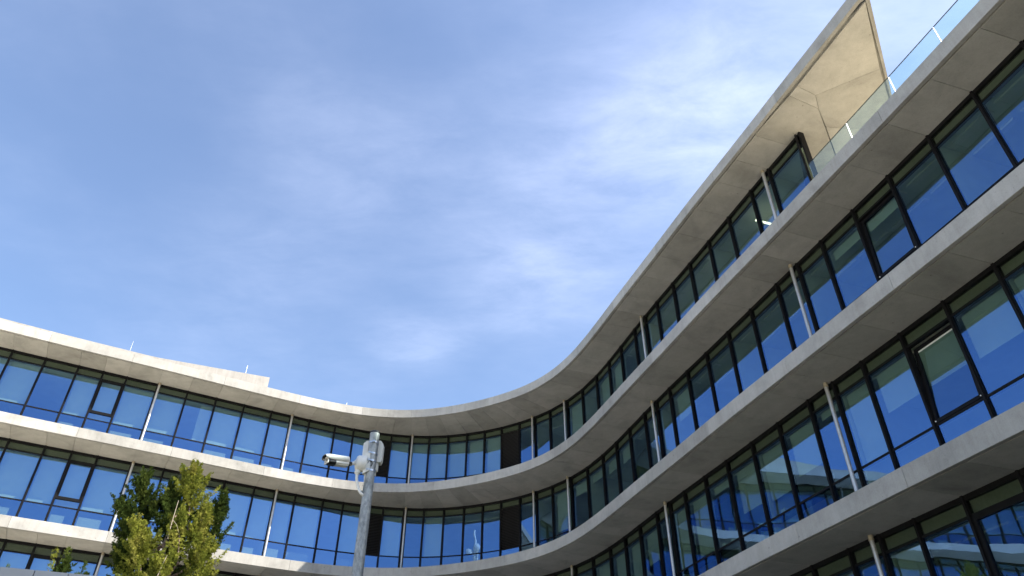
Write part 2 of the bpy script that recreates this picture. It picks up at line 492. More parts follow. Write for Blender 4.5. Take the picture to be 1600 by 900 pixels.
def curve_pts(s0, s1, fn, step=0.3):
    n = max(1, int(math.ceil((s1 - s0) / step)))
    return [fn(s0 + (s1 - s0) * k / n) for k in range(n + 1)]

def strip_mesh(mb, A, B, z0, z1, za1=None):
    """closed solid between plan polylines A and B"""
    n = len(A); i = len(mb.v)
    for a, b in zip(A, B):
        mb.v += [(a.x, a.y, z0), (b.x, b.y, z0), (a.x, a.y, z1), (b.x, b.y, z1)]
    for k in range(n - 1):
        p, q = i + 4 * k, i + 4 * k + 4
        for f in ((p, p + 1, q + 1, q), (p + 2, q + 2, q + 3, p + 3), (p, q, q + 2, p + 2), (p + 1, p + 3, q + 3, q + 1)):
            mb.f.append(f); mb.m.append(0)
    for f in ((i, i + 2, i + 3, i + 1),):
        mb.f.append(f); mb.m.append(0)
    e = i + 4 * (n - 1)
    mb.f.append((e, e + 1, e + 3, e + 2)); mb.m.append(0)

DEPTH = 9.0
LIP, GRV, JT = 0.11, 0.030, 0.010
slabs = {}
S_END = SMAX - 0.6
for k in (0, 1, 2, 3, 4):
    z = ZS[k]
    send = S_END if k < 4 else TIP_S
    # core of the slab
    mb = MB()
    if k < 4:
        ss = [S0 + 0.3 + i * 0.5 for i in range(int((send - S0 - 0.3) / 0.5) + 1)]
        A = [E(s) - EN(s) * 0.10 for s in ss]; B = [G(s) - nrm(s) * DEPTH for s in ss]
        strip_mesh(mb, A, B, z + 0.06, z + TH - 0.03)
    else:
        ss = [S0 + 0.3 + i * 0.5 for i in range(int((54.0 - S0 - 0.3) / 0.5) + 1)]
        A = [E(s) - EN(s) * 0.10 for s in ss]; B = [G(s) - nrm(s) * DEPTH for s in ss]
        strip_mesh(mb, A, B, z + 0.06, z + TH - 0.03)
        # the pointed canopy over the terrace
        a0, b0 = A[-1], B[-1]
        inn = TIP + TDIR * 0.16 - EN(TIP_S - 0.1) * 0.1
        can = [a0] + [E(s) - EN(s) * 0.10 for s in (54.5, 55.5, 56.5, 57.5) if s < TIP_S - 0.3] + [inn, TIP + TDIR * 13.0 - Vector((TDIR.y, -TDIR.x, 0)) * 0.08, b0]
        mb.prism([(p.x, p.y) for p in can], z + 0.06, z + TH - 0.03)
    sl = mb.build('floor_slab' if k < 4 else 'roof_slab', M['concrete'], bld)
    slabs[k] = sl
    # top screed between the edge beam and the back
    # edge beams: pours about four metres long with a fine joint
    cuts = [s for i, s in enumerate(MUL) if (i % 3 == k % 3) and s < send - 0.8]
    cuts = [S0 + 0.3] + cuts + [send]
    cuts = sorted(set(cuts))
    for a, b in zip(cuts[:-1], cuts[1:]):
        a2, b2 = a + 0.003, b - (0.003 if b < send else 0)
        A = curve_pts(a2, b2, E); ns = curve_pts(a2, b2, EN)
        B = [p - n * LIP for p, n in zip(A, ns)]
        if k == 4 and b == send:
            A[-1] = TIP.copy(); B[-1] = TIP + TDIR * 0.17
        mb = MB(); strip_mesh(mb, A, B, z, z + TH)
        mb.build('edge_beam', M['concrete'], sl, bevel=0.008)
    # soffit panels between edge beam and glazing
    far = MB()
    for a, b in zip(MUL[:-1], MUL[1:]):
        if b > (S_END if k < 4 else 53.9):
            break
        jt = JT
        A = curve_pts(a + jt / 2, b - jt / 2, E, 0.45); ns = curve_pts(a + jt / 2, b - jt / 2, EN, 0.45)
        A = [p - n * (LIP + GRV) for p, n in zip(A, ns)]
        B = curve_pts(a + jt / 2, b - jt / 2, lambda s: G(s) - nrm(s) * 0.10, 0.45)
        mid = (A[len(A) // 2] + B[len(B) // 2]) / 2
        dz = random.uniform(0.0, 0.004)
        if k and seen([(p.x, p.y, z) for p in A + B]):
            mb = MB(); strip_mesh(mb, A, B, z + dz, z + 0.055)
            mb.build('soffit_panel', M['soffit'], sl)
        else:
            strip_mesh(far, A, B, z + dz, z + 0.055)
    tag(far.build('soffit_panel', M['soffit'], sl), kind='stuff')

# canopy soffit of the roof, cast in the panels whose joints the photograph shows
z4 = ZS[4]
sl = slabs[4]
def P2(x, y): return Vector((x, y, 0))
nE = EN(54.0)
def ins(p, d=LIP + 0.012): return p - nE * d
j1, j1b = P2(7.68, 13.06), P2(8.76, 13.55)
j0, j0b = P2(7.80, 12.73), P2(8.52, 13.08)
lE = P2(10.02, 12.17)
vE = j1b + (P2(9.58, 14.87) - j1b).normalized() * 7.0
g_end = G(S4END)
gl_prev = G(53.74) - nrm(53.74) * 0.1
e_prev = E(53.74) - EN(53.74) * (LIP + 0.012)
tn = Vector((-TDIR.y, TDIR.x, 0))
tip_in = TIP + TDIR * 0.26
rE = [lE + tn * 0.06, TIP + TDIR * 11 + tn * 0.06]
polys = [
    [e_prev, ins(j1), j1b, vE, gl_prev + Vector((3.0, 7.5, 0)), gl_prev],
    [ins(j1), ins(j0), j0b, j1b],
    [ins(j0), tip_in + tn * 0.05 - Vector((0, 0, 0)), lE + tn * 0.048, j0b],
    [j1b, j0b, lE + tn * 0.048, TIP + TDIR * 5.2 + tn * 0.048, P2(9.20, 14.22)],
    [P2(9.20, 14.22), TIP + TDIR * 5.2 + tn * 0.048, TIP + TDIR * 11 + tn * 0.05, vE],
]
def shrink(poly, d):
    n = len(poly); out = []
    ar = sum(poly[i].x * poly[(i + 1) % n].y - poly[(i + 1) % n].x * poly[i].y for i in range(n))
    sg = 1 if ar > 0 else -1
    for i in range(n):
        a, b, c = poly[i - 1], poly[i], poly[(i + 1) % n]
        t1, t2 = (b - a).normalized(), (c - b).normalized()
        n1, n2 = Vector((-t1.y, t1.x, 0)) * sg, Vector((-t2.y, t2.x, 0)) * sg
        m = n1 + n2
        if m.length < 1e-3: m = n1
        m.normalize()
        out.append(b + m * (d / max(0.35, m.dot(n1))))
    if sg < 0: out.reverse()
    return out
for i, pl in enumerate(polys):
    mb = MB(); mb.prism([(p.x, p.y) for p in shrink(pl, 0.0045)], z4 + 0.002 * (i % 2), z4 + 0.055)
    mb.build('soffit_panel', M['soffit'], sl)
# edge beam of the canopy's far side
mb = MB()
A = [TIP, TIP + TDIR * 13]; B = [TIP + TDIR * 0.17, TIP + TDIR * 13 + tn * 0.05]
strip_mesh(mb, [TIP + TDIR * 0.19 , TIP + TDIR * 13], [TIP + TDIR * 0.19 + tn * 0.04, TIP + TDIR * 13 + tn * 0.04], z4 + 0.001, z4 + TH)
mb.build('edge_beam', M['concrete'], sl)

# ---- storeys: interior, mullions, windows, columns
H = D - TH                                   # clear height 3.38
HEAD, T1, T1H, T2, BAR = 0.10, 0.37, 0.055, 2.30, 0.05
mull_mb = MB(); mull_mb.box(Vector((0, 0, 0)), X, Y, Z, (-0.028, -0.17, 0), (0.028, 0.0, H))
mull_src = None
col_src = None
LOUV = {(26.08, 27.04), (32.79, 33.82)}
BLIND = {}
# blinds as the photograph shows them: (storey, s of the left mullion) -> how far the blind is down
for s in MUL:
    if s < 27.1:
        for k in (0, 1, 2, 3, 4):
            BLIND[(k, s)] = 1.0
for key in ((4, 11.29), (4, 17.14), (3, 10.03), (2, 11.29), (1, 10.03), (4, 24.18), (3, 24.18), (1, 12.58)):
    BLIND[key] = 0.0
for s in (28.0, 28.95, 29.91, 30.9, 31.85):
    BLIND[(4, s)] = 1.0
BLIND[(3, 28.95)] = 1.0
for s, d in ((38.2, 0.0), (39.53, 1.0), (40.8, 1.0), (42.05, 0.0)):
    BLIND[(4, s)] = d
BLIND.update({(3, 45.37): 0.5, (3, 36.95): 0.25, (3, 39.53): 0.25, (3, 44.36): 0.0})
BLIND.update({(2, 42.05): 0.55, (2, 40.8): 0.7, (2, 44.36): 0.95, (2, 45.37): 0.92, (2, 46.62): 0.12, (2, 47.85): 0.66, (2, 49.15): 0.72, (2, 50.42): 0.62, (2, 51.74): 0.1,
              (2, 52.72): 0.97, (2, 53.74): 0.52, (2, 55.0): 0.52, (2, 56.28): 0.55, (2, 57.6): 0.5})
BLIND.update({(3, 53.74): 0.16, (3, 55.0): 0.2, (3, 40.8): 0.3, (3, 43.4): 0.12, (3, 35.72): 0.9, (3, 38.2): 0.18, (4, 36.95): 1.0, (1, 52.72): 0.4, (1, 50.42): 0.3, (2, 38.2): 0.6, (2, 39.53): 0.75})
SASH = {(4, 13.57), (3, 13.57), (2, 13.57), (2, 55.0), (3, 55.0), (1, 55.0)}

far_frame, far_glass, far_span = MB(), MB(), MB()
for k in (0, 1, 2, 3, 4):
    zt = ZS[k]; zb = zt - H
    send = 68.6 if k < 4 else 52.73
    muls = [s for s in MUL if s <= send]
    if k == 4:
        muls.append(S4END)
    for s in muls:
        p = G(s); n = nrm(s)
        rz = math.atan2(n.y, n.x) - math.pi / 2
        vis = seen([(p.x, p.y, zt - 0.1), (p.x, p.y, zb + 1.2)], 10)
        if not vis:
            far_frame.box(Vector((p.x, p.y, zb)), tan_g(s), n, Z, (-0.045, -0.13, 0), (0.045, 0, H))
            continue
        if mull_src is None:
            mull_src = mull_mb.build('mullion', M['frame'], bld, origin=Vector((0, 0, 0)))
            mull_src.location = Vector((p.x, p.y, zb)) - ORG[bld.name]; mull_src.rotation_euler = (0, 0, rz)
        else:
            inst(mull_src, (p.x, p.y, zb), rz, bld)
    for a, b in zip(muls[:-1], muls[1:]):
        pa, pb = G(a), G(b)
        t = (pb - pa).normalized(); n = Vector((t.y, -t.x, 0)); L = (pb - pa).length
        o = Vector((pa.x, pa.y, zt))
        vis = seen([(q.x, q.y, zt - d) for q in (pa, pb) for d in (0.05, 1.3, 2.3)], 5)
        x0, x1 = 0.030, L - 0.030
        louv = (a, b) in LOUV and k > 0
        bars = ((-T1 - T1H, -T1), (-T2 - BAR / 2, -T2 + BAR / 2))
        win = None
        if vis:
            fr = MB()
            fr.ring(o, t, n, (x0, -H + 0.001, x1, -0.001), (x0 + 0.012, -H + 0.09, x1 - 0.012, -HEAD), -0.16, -0.03)
            win = fr.build('window', M['frame'], bld)
            for z0_, z1_ in bars:
                fr = MB(); fr.box(o, t, n, Z, (x0 + 0.013, -0.16, z0_), (x1 - 0.013, -0.05, z1_)); fr.build('transom', M['frame'], win)
        else:
            fr = far_frame
            for z0_, z1_ in bars + ((-HEAD, -0.001), (-H + 0.001, -H + 0.09)):
                fr.box(o, t, n, Z, (x0, -0.12, z0_), (x1, -0.006, z1_))
        yg = -0.065
        def panel(mb, z0, z1, y=yg, jit=0.0, xa=x0 - 0.01, xb=x1 + 0.01):
            c = []
            j = [random.uniform(-jit, jit) for _ in range(3)]
            for (xx, zz, q) in ((xa, z0, j[0]), (xb, z0, j[1]), (xb, z1, j[2] + j[1]), (xa, z1, j[2] + j[0])):
                c.append(tuple(o + t * xx + n * (y + q) + Z * zz))
            mb.quad(*c)
        def add(name, mat, z0, z1, y=yg, jit=0.0, **kw):
            mb = MB(); panel(mb, z0, z1, y, jit, **kw)
            return mb.build(name, mat, win)
        def slab_piece(mb, xa, xb, ya, yb, za, zb_):
            mb.box(o, t, n, Z, (xa, ya, za), (xb, yb, zb_))
        jt = 0.0045
        if not vis:
            panel(far_glass, -T1, -HEAD); panel(far_glass, -T2 + BAR / 2, -T1 - T1H, jit=jt); panel(far_glass, -H + 0.09, -T2 - BAR / 2)
            panel(far_span, -T1, -HEAD, -0.11)
            if BLIND.get((k, a), 0) > 0.5 and k:
                panel(far_span, -T2, -T1 - 0.02, -0.2)
            continue
        # spandrel: glass over an opaque shadow box
        add('spandrel_pane', M['spandrel_glass'], -T1 - 0.005, -HEAD + 0.005, jit=jt * 0.6)
        mb = MB(); slab_piece(mb, x0, x1, -0.158, -0.14, -T1 - 0.003, -HEAD + 0.003); mb.build('spandrel_panel', M['spandrel'], win)
        if louv:
            mb = MB()
            nsl = 26
            z0_, z1_ = -T2 + BAR / 2, -T1 - T1H
            for q in range(nsl):
                zc_ = z0_ + (z1_ - z0_) * (q + 0.5) / nsl
                mb.box(o + Z * zc_, t, (n * 0.8 - Z * 0.6), (Z * 0.8 + n * 0.6), (x0, -0.08, -0.006), (x1, -0.01, 0.006))
            mb.box(o, t, n, Z, (x0, -0.158, z0_), (x1, -0.13, z1_))
            tag(mb.build('louvre_slats', M['louvre'], win), kind='stuff')
            add('lower_pane', M['glass'], -H + 0.085, -T2 - BAR / 2 + 0.005, jit=jt)
            continue
        zlo, zhi = -T2 + BAR / 2 - 0.005, -T1 - T1H + 0.005
        if (k, a) in SASH:
            # opening light with its own thick frame
            left = a < 30
            zs0 = -T2 + (0.33 if left else BAR / 2 + 0.004)
            sm = MB()
            w_ = 0.075
            tilt = 0.0 if left or k == 1 else (0.10 if k == 2 else 0.05)
            zz = (Z * math.cos(tilt) - n * math.sin(tilt)); nn = (n * math.cos(tilt) + Z * math.sin(tilt))
            ob = o + Z * zs0 + n * (-0.085)
            hh = zhi - zs0 - 0.006
            xa, xb = x0 + 0.004, x1 - 0.004
            sm.box(ob, t, nn, zz, (xa, -0.03, 0), (xa + w_, 0.045, hh)); sm.box(ob, t, nn, zz, (xb - w_, -0.03, 0), (xb, 0.045, hh))
            sm.box(ob, t, nn, zz, (xa + w_, -0.03, 0), (xb - w_, 0.045, w_)); sm.box(ob, t, nn, zz, (xa + w_, -0.03, hh - w_), (xb - w_, 0.045, hh))
            sm.build('sash', M['frame'], win)
            pm = MB()
            pm.quad(*[tuple(ob + t * xx + zz * h_) for xx, h_ in ((xa + w_ - .01, w_ - .01), (xb - w_ + .01, w_ - .01), (xb - w_ + .01, hh - w_ + .01), (xa + w_ - .01, hh - w_ + .01))])
            pm.build('pane', M['glass'], win)
            if left:
                fm = MB(); fm.box(o, t, n, Z, (x0, -0.12, zs0 - 0.045), (x1, -0.01, zs0 - 0.003)); fm.build('transom', M['frame'], win)
                add('lower_pane', M['glass'], zlo, zs0 - 0.04, jit=jt)
            else:
                km = MB()
                for xx in (xa + 0.03, xb - 0.03):
                    km.box(ob + t * xx + zz * 0.035, t, nn, zz, (-0.012, 0.046, -0.012), (0.012, 0.058, 0.012))
                km.build('restrictor', M['white'], win)
        else:
            add('pane', M['glass'], zlo, zhi, jit=jt)
        add('lower_pane', M['glass'], -H + 0.085, -T2 - BAR / 2 + 0.005, jit=jt)
        bd = BLIND.get((k, a))
        if bd is None:
            bd = 0.0
        if bd > 0:
            mb = MB()
            hb = (zhi - zlo) * bd if bd < 1 else (zhi - zlo)
            slab_piece(mb, x0 + 0.05, x1 - 0.05, -0.262, -0.258, zhi - hb + 0.02, zhi)
            slab_piece(mb, x0 + 0.05, x1 - 0.05, -0.27, -0.25, zhi - hb, zhi - hb + 0.02)
            mb.build('blind', M['blind'], win)
        if k in (4, 3) and a == 17.14 and k == 4:
            mb = MB(); slab_piece(mb, x0 + 0.72, x1 - 0.04, -0.33, -0.30, zlo + 0.12, zhi); mb.build('curtain', M['curtain'], win)
        if a < 27 or (k == 1):
            if random.random() < 0.75:
                mb = MB(); slab_piece(mb, x0 + 0.06, x1 - random.uniform(0.2, 0.4), -0.30, -0.20, -H + 0.1, -H + random.uniform(0.72, 0.86)); mb.build('radiator', M['radiator'], win)
tag(far_frame.build('window_frames', M['frame'], bld), kind='stuff')
tag(far_glass.build('window_panes', M['glass'], bld), kind='stuff')
tag(far_span.build('window_linings', M['blind'], bld), kind='stuff')

# pale unseen strips added on the ledges to bounce sunlight onto the soffits
M['reflector'] = simple('pale_reflector', (0.82, 0.78, 0.69), 0.95, 0, 0.1, 60)
for k in (0, 1, 2, 3):
    ss = [S0 + 0.6 + i * 0.6 for i in range(int((68.0 - S0 - 0.6) / 0.6) + 1)]
    mb = MB(); strip_mesh(mb, [E(s) - EN(s) * 0.14 for s in ss], [G(s) - nrm(s) * 0.01 for s in ss], ZS[k] + TH - 0.05, ZS[k] + TH - 0.012)
    tag(mb.build('ledge_reflector', M['reflector'], bld), kind='stuff')

# columns in front of the glazing
cm = MB(); cm.tube([(0, 0, 0.0), (0, 0, H - 0.0)], 0.05, 14, False)
for nm, (x, y) in COLS.items():
    for k in (1, 2, 3, 4):
        zb = ZS[k] - H
        # keep the shaft clear of the glazing
        p = Vector((x, y, 0))
        bs = min(((G(s0 * 0.1) - p).length, s0 * 0.1) for s0 in range(80, 620))[1]
        q = G(bs) + nrm(bs) * 0.085
        if col_src is None:
            col_src = cm.build('column', M['steel'], bld, True, origin=Vector((0, 0, 0)))
            col_src.location = Vector((q.x, q.y, zb)) - ORG[bld.name]
            c = col_src; ORG[c.name] = Vector((q.x, q.y, zb))
            kb = MB(); kb.tube([(q.x, q.y, zb + H - 0.12), (q.x, q.y, zb + H - 0.115), (q.x, q.y, zb + H - 0.06), (q.x, q.y, zb + H - 0.055), (q.x, q.y, zb + H - 0.001)], [0.052, 0.062, 0.062, 0.055, 0.055], 14, True)
            cap_src = kb.build('column_cap', M['brass'], c, True, origin=Vector((q.x, q.y, zb)))
        else:
            c = inst(col_src, (q.x, q.y, zb), 0, bld)
            inst(cap_src, (q.x, q.y, zb), 0, c)

# interiors: ceilings, floors, back walls, partitions
for k in (0, 1, 2, 3, 4):
    zt = ZS[k]; zb = zt - H
    send = 68.0 if k < 4 else 54.0
    ss = [S0 + 0.6 + i * 0.6 for i in range(int((send - S0 - 0.6) / 0.6) + 1)] + [send]
    def dep(s, full):
        return min(full, max(0.3, 0.95 * (54.27 - s) - 0.12)) if k == 4 else full
    A = [G(s) - nrm(s) * 0.16 for s in ss]; B = [G(s) - nrm(s) * dep(s, 6.0) for s in ss]
    cz = zt - 0.33
    mb = MB(); strip_mesh(mb, A, B, cz, cz + 0.04)
    ceil = mb.build('ceiling', M['ceiling'], bld)
    mb = MB(); strip_mesh(mb, [G(s) - nrm(s) * 0.14 for s in ss], B, zb - 0.028, zb + 0.03); mb.build('floor', M['carpet'], bld)
    mb = MB(); sb = [s for s in ss if k < 4 or s < 47.6]
    strip_mesh(mb, [G(s) - nrm(s) * 6.0 for s in sb], [G(s) - nrm(s) * 6.2 for s in sb], zb, zt); mb.build('back_wall', M['room'], bld)
    for s in (-14, -6.0, 1.0, 6.2, 10.03 - 0.0, 15.84, 21.97, 28.0, 34.76, 38.2, 44.36, 49.15, 52.72, 57.6, 61.15, 66.0):
        if s > send: continue
        n, t = nrm(s), tan_g(s)
        p = G(s); mb = MB()
        mb.box(Vector((p.x, p.y, 0)), t, n, Z, (-0.05, -min(5.98, dep(s, 6.0) - .05), zb + 0.03), (0.05, -0.16, cz)); mb.build('partition', M['room'], bld)
    if k >= 1:
        lm = [s for s in MUL if 27 < s < (60.3 if k < 4 else 51.0)]
        for a, b in zip(lm[:-1], lm[1:]):
            if (a, b) in LOUV: continue
            c = (a + b) / 2
            p, n, t = G(c), nrm(c), tan_g(c)
            mb = MB(); mb.box(Vector((p.x, p.y, cz)), t, n, Z, (-0.56, -0.58, -0.05), (0.56, -0.38, -0.002)); mb.build('ceiling_light', M['white'], ceil)
            mb = MB(); mb.box(Vector((p.x, p.y, cz)), t, n, Z, (-0.56, -1.25, -0.05), (0.56, -1.10, -0.002)); mb.build('ceiling_light', M['white'], ceil)
# two lit tubes in the top storey
for (u, v) in ((1141, 403), (1205, 350)):
    z = ZS[4] - 1.0
    pc = None
    for q in range(100):
        c = 44 + q * 0.1
        pp = project((G(c) - nrm(c) * 0.9) + Z * z)
        if pp and (pc is None or abs(pp[0] - u) < pc[0]): pc = (abs(pp[0] - u), c)
    c = pc[1]
    p = G(c) - nrm(c) * 0.9
    best = min((abs(project(p + Z * (ZS[4] - 0.5 - 0.02 * i))[1] - v), i) for i in range(110))
    z = ZS[4] - 0.5 - 0.02 * best[1]
    mb = MB(); mb.box(p + Z * z, tan_g(c), nrm(c), Z, (-0.03, -0.9, -0.02), (0.03, 0.55, 0.02)); 
    mb.build('lit_tube', M['lit'], bld)
    rb = MB(); rb.tube([p + Z * (z + 0.02) - nrm(c) * 0.2, Vector((p.x, p.y, ZS[4] - 0.33)) - nrm(c) * 0.2], 0.006, 6); rb.build('hanger', M['frame'], bld)

# return of the top storey's glazing at the terrace
p = G(S4END)
rd = Vector((0.42, 0.905, 0)); rn = Vector((rd.y, -rd.x, 0))
zb = ZS[4] - H
mb = MB(); mb.box(Vector((p.x, p.y, zb)), rd, rn, Z, (0.05, -0.12, 0), (7.0, -0.06, H)); mb.build('end_wall', M['frame'], bld)
# terrace floor and back-of-house masses that keep the sun out
tz = ZS[3] + TH
A = [E(s) - EN(s) * 0.5 for s in (54.5, 56, 58, 60, 62, 64, 66, 68)]; B = [G(s) - nrm(s) * DEPTH for s in (54.5, 56, 58, 60, 62, 64, 66, 68)]
mb = MB(); strip_mesh(mb, A, B, tz - 0.028, tz + 0.02); mb.build('terrace_floor', M['terrace'], bld)
ss = [S0 + 0.6 + i * 0.8 for i in range(int((68 - S0 - 0.6) / 0.8) + 1)]
mb = MB(); strip_mesh(mb, [G(s) - nrm(s) * (DEPTH - 0.05) for s in ss], [G(s) - nrm(s) * (DEPTH + 0.25) for s in ss], 0, ZS[3] + 0.3); mb.build('rear_wall', M['concrete'], bld)
ss = [S0 + 0.6 + i * 0.8 for i in range(int((44.3 - S0 - 0.6) / 0.8) + 1)]
mb = MB(); strip_mesh(mb, [G(s) - nrm(s) * (DEPTH - 0.05) for s in ss], [G(s) - nrm(s) * (DEPTH + 0.25) for s in ss], ZS[3] + 0.3, ZS[4] + 0.2); mb.build('rear_wall', M['concrete'], bld)

# ---- glass balustrade on the terrace
def s_of_px(u, z, lo, hi, off):
    return min((abs(project((E(lo + i * 0.02) - EN(lo + i * 0.02) * off) + Z * z)[0] - u), lo + i * 0.02) for i in range(int((hi - lo) / 0.02)))[1]
bal = empty('balustrade', (0, 0, 0), None, None)
bal.parent = bld; bal.location = -Vector(BORG); ORG[bal.name] = Vector((0, 0, 0))
BH, BO = 1.02, 0.42
# set back so that only its top shows over the edge
pts = [s_of_px(u, tz + BH, 50, 66, BO) for u in (1263, 1322, 1388, 1457)]
pts += [pts[-1] + (pts[-1] - pts[-2]) * j for j in (1, 2, 3)]
for i, (a, b) in enumerate(zip(pts[:-1], pts[1:])):
    mb = MB()
    A = curve_pts(a + 0.012, b - 0.012, lambda s: E(s) - EN(s) * BO, 0.5); B = curve_pts(a + 0.012, b - 0.012, lambda s: E(s) - EN(s) * (BO + 0.016), 0.5)
    strip_mesh(mb, A, B, tz + 0.04, tz + BH); mb.build('glass_panel', M['clear'], bal)
    mb = MB(); strip_mesh(mb, [q + EN(a) * 0.002 for q in A], [q - EN(a) * 0.002 for q in B], tz + BH + 0.001, tz + BH + 0.013); mb.build('glass_edge', M['frame'], bal)
for a in pts[1:]:
    p = E(a) - EN(a) * (BO + 0.008)
    mb = MB(); mb.box(Vector((p.x, p.y, tz)), tan_g(a), EN(a), Z, (-0.006, -0.010, 0), (0.006, 0.018, BH - 0.01)); mb.build('post', M['steel'], bal)
mb = MB(); strip_mesh(mb, curve_pts(pts[0], pts[-1], lambda s: E(s) - EN(s) * (BO - 0.03), 0.5), curve_pts(pts[0], pts[-1], lambda s: E(s) - EN(s) * (BO + 0.05), 0.5), tz - 0.02, tz + 0.038); mb.build('base_rail', M['steel'], bal)

# ---- low upstand on the roof of the left wing, lightning rods
zr = ZS[4] + TH
def upstand():
    s1 = min((abs(project((E(14 + i * 0.02) - EN(14 + i * .02) * 0.9) + Z * (zr + 0.35))[0] - 417), 14 + i * 0.02) for i in range(500))[1]
    off = 0.9
    h = min((abs(project((E(s1) - EN(s1) * off) + Z * (zr + 0.01 * i))[1] - 590), 0.01 * i) for i in range(5, 140))[1]
    A = curve_pts(2.0, s1, lambda s: E(s) - EN(s) * off, 0.5); B = curve_pts(2.0, s1, lambda s: E(s) - EN(s) * (off + 3.0), 0.5)
    # slopes down to the left so that it dies into the roof edge
    mb = MB(); strip_mesh(mb, A, B, zr - 0.04, zr + h)
    n = len(A)
    for i in range(n):
        f = min(1.0, max(0.02, i / (n - 1)))
        s = 2.0 + (s1 - 2.0) * i / (n - 1)
        hh = h * min(1.0, max(0.55, (s - 9) / (s1 - 9)))
        for j in (2, 3):
            q = mb.v[4 * i + j]; mb.v[4 * i + j] = (q[0], q[1], zr + hh)
    mb.build('roof_upstand', M['upstand'], sl)
    return s1, h, off
s1u, hu, offu = upstand()
for (u, vt, vb) in ((198, 533, 547), (378, 571, 584), (540, 629, 633)):
    s = min((abs(project((E(8 + i * 0.02) - EN(8 + i * .02) * 1.2) + Z * (zr + 0.3))[0] - u), 8 + i * 0.02) for i in range(900))[1]
    p = E(s) - EN(s) * 1.2
    zt_ = min((abs(project(Vector((p.x, p.y, zr + 0.01 * i)))[1] - vt), zr + 0.01 * i) for i in range(5, 200))[1]
    mb = MB(); mb.tube([(p.x, p.y, zr - 0.03), (p.x, p.y, zt_)], [0.010, 0.006], 6); mb.build('lightning_rod', M['steel'], bld)

# ------------------------------------------------------------------ boxes on the window board, second storey of the right wing
def s_at_px(u, z, off, lo=38, hi=60):
    return min((abs(project((G(lo + i * 0.02) - nrm(lo + i * 0.02) * off) + Z * z)[0] - u), lo + i * 0.02) for i in range(int((hi - lo) / 0.02)))[1]
zsill = ZS[2] - T2 + 0.0
mb = MB(); strip_mesh(mb, curve_pts(44.4, 52.6, lambda s: G(s) - nrm(s) * 0.15), curve_pts(44.4, 52.6, lambda s: G(s) - nrm(s) * 0.40), zsill - 0.03, zsill); mb.build('window_board', M['spandrel'], bld)
BX = [(1078, .13, .13, 'small white carton at the left end of the dark window board'), (1122, .17, .2, 'tallest white box of the three left of the slanted curtain'), (1135, .15, .17, 'white box in the middle of the three left of the slanted curtain'),
      (1148, .13, .16, 'white box nearest the slanted curtain on the window board'), (1192, .2, .13, 'low white box right of the slanted curtain on the window board'), (1212, .2, .12, 'flat white box between two others on the dark window board'),
      (1228, .17, .18, 'white box furthest right on the dark window board')]
for (u, wd, hh, lab) in BX:
    s = s_at_px(u, zsill + 0.08, 0.28)
    p = G(s) - nrm(s) * 0.28
    mb = MB(); o = Vector((p.x, p.y, zsill + 0.002)); t, n = tan_g(s), nrm(s)
    mb.box(o, t, n, Z, (-wd / 2, -0.07, 0), (wd / 2, 0.07, hh))
    root = mb.build('storage_box', M['white']); tag(root, lab, 'box', 'white boxes on the office window board')
    mb = MB(); mb.box(o, t, n, Z, (-wd / 2 - .006, -0.076, hh * 0.8), (wd / 2 + .006, 0.076, hh + 0.006)); mb.build('lid', M['white'], root)


# ------------------------------------------------------------------ galvanised pole with its camera
M['galv'] = None
def galv():
    m, t, out = new_mat('galvanised_steel')
    b = t.nodes.new('ShaderNodeBsdfPrincipled')
    g = t.nodes.new('ShaderNodeNewGeometry')
    v = N(t, 'ShaderNodeTexNoise'); v.inputs['Scale'].default_value = 22; v.inputs['Detail'].default_value = 7; v.inputs['Roughness'].default_value = 0.7
    mp_ = N(t, 'ShaderNodeMapping'); mp_.inputs['Scale'].default_value = (1, 1, 0.45)
    t.links.new(g.outputs['Position'], mp_.inputs[0]); t.links.new(mp_.outputs[0], v.inputs['Vector'])
    r = ramp(t, [(0.34, (0.15, 0.165, 0.17)), (0.50, (0.27, 0.285, 0.29)), (0.62, (0.36, 0.38, 0.38)), (0.72, (0.62, 0.63, 0.62))])
    t.links.new(v.outputs['Fac'], r.inputs[0]); t.links.new(r.outputs[0], b.inputs['Base Color'])
    b.inputs['Metallic'].default_value = 0.25; b.inputs['Roughness'].default_value = 0.5
    t.links.new(b.outputs[0], out.inputs[0])
    return m
M['galv'] = galv()
M['plastic'] = simple('cream_plastic', (0.66, 0.66, 0.63), 0.42, 0, 0.04, 12)
M['black'] = simple('black_plastic', (0.012, 0.012, 0.013), 0.25, 0, 0.1, 12)
M['lens'] = simple('lens_cover', (0.50, 0.45, 0.38), 0.12, 0, 0.1, 40, 0, 0.8)
M['bandsteel'] = simple('stainless_band', (0.55, 0.56, 0.57), 0.28, 0.9, 0.06, 30)
PY = 8.2
top = at_y(586, 676.5, PY)
PX, PT = top.x, top.z
pole = empty('street_pole', (PX, PY, 0), 'grey galvanised steel pole carrying the white security camera', 'pole')
mb = MB(); mb.tube([(PX, PY, 0.02), (PX, PY, PT - 0.9), (PX, PY, PT - 0.004)], [0.078, 0.0595, 0.0575], 28, True); mb.build('shaft', M['galv'], pole, True)
mb = MB(); mb.tube([(PX, PY, PT - 0.012), (PX, PY, PT + 0.004), (PX, PY, PT + 0.012)], [0.0605, 0.0605, 0.052], 24, True); mb.build('cap', M['black'], pole, True)
mb = MB(); mb.box(Vector((PX, PY, 0)), X, Y, Z, (-.16, -.16, 0), (.16, .16, .025)); mb.build('base_plate', M['galv'], pole)
def row_z(v, y=PY): return at_y(586, v, y).z
def col_x(u, v, y=PY): return at_y(u, v, y).x
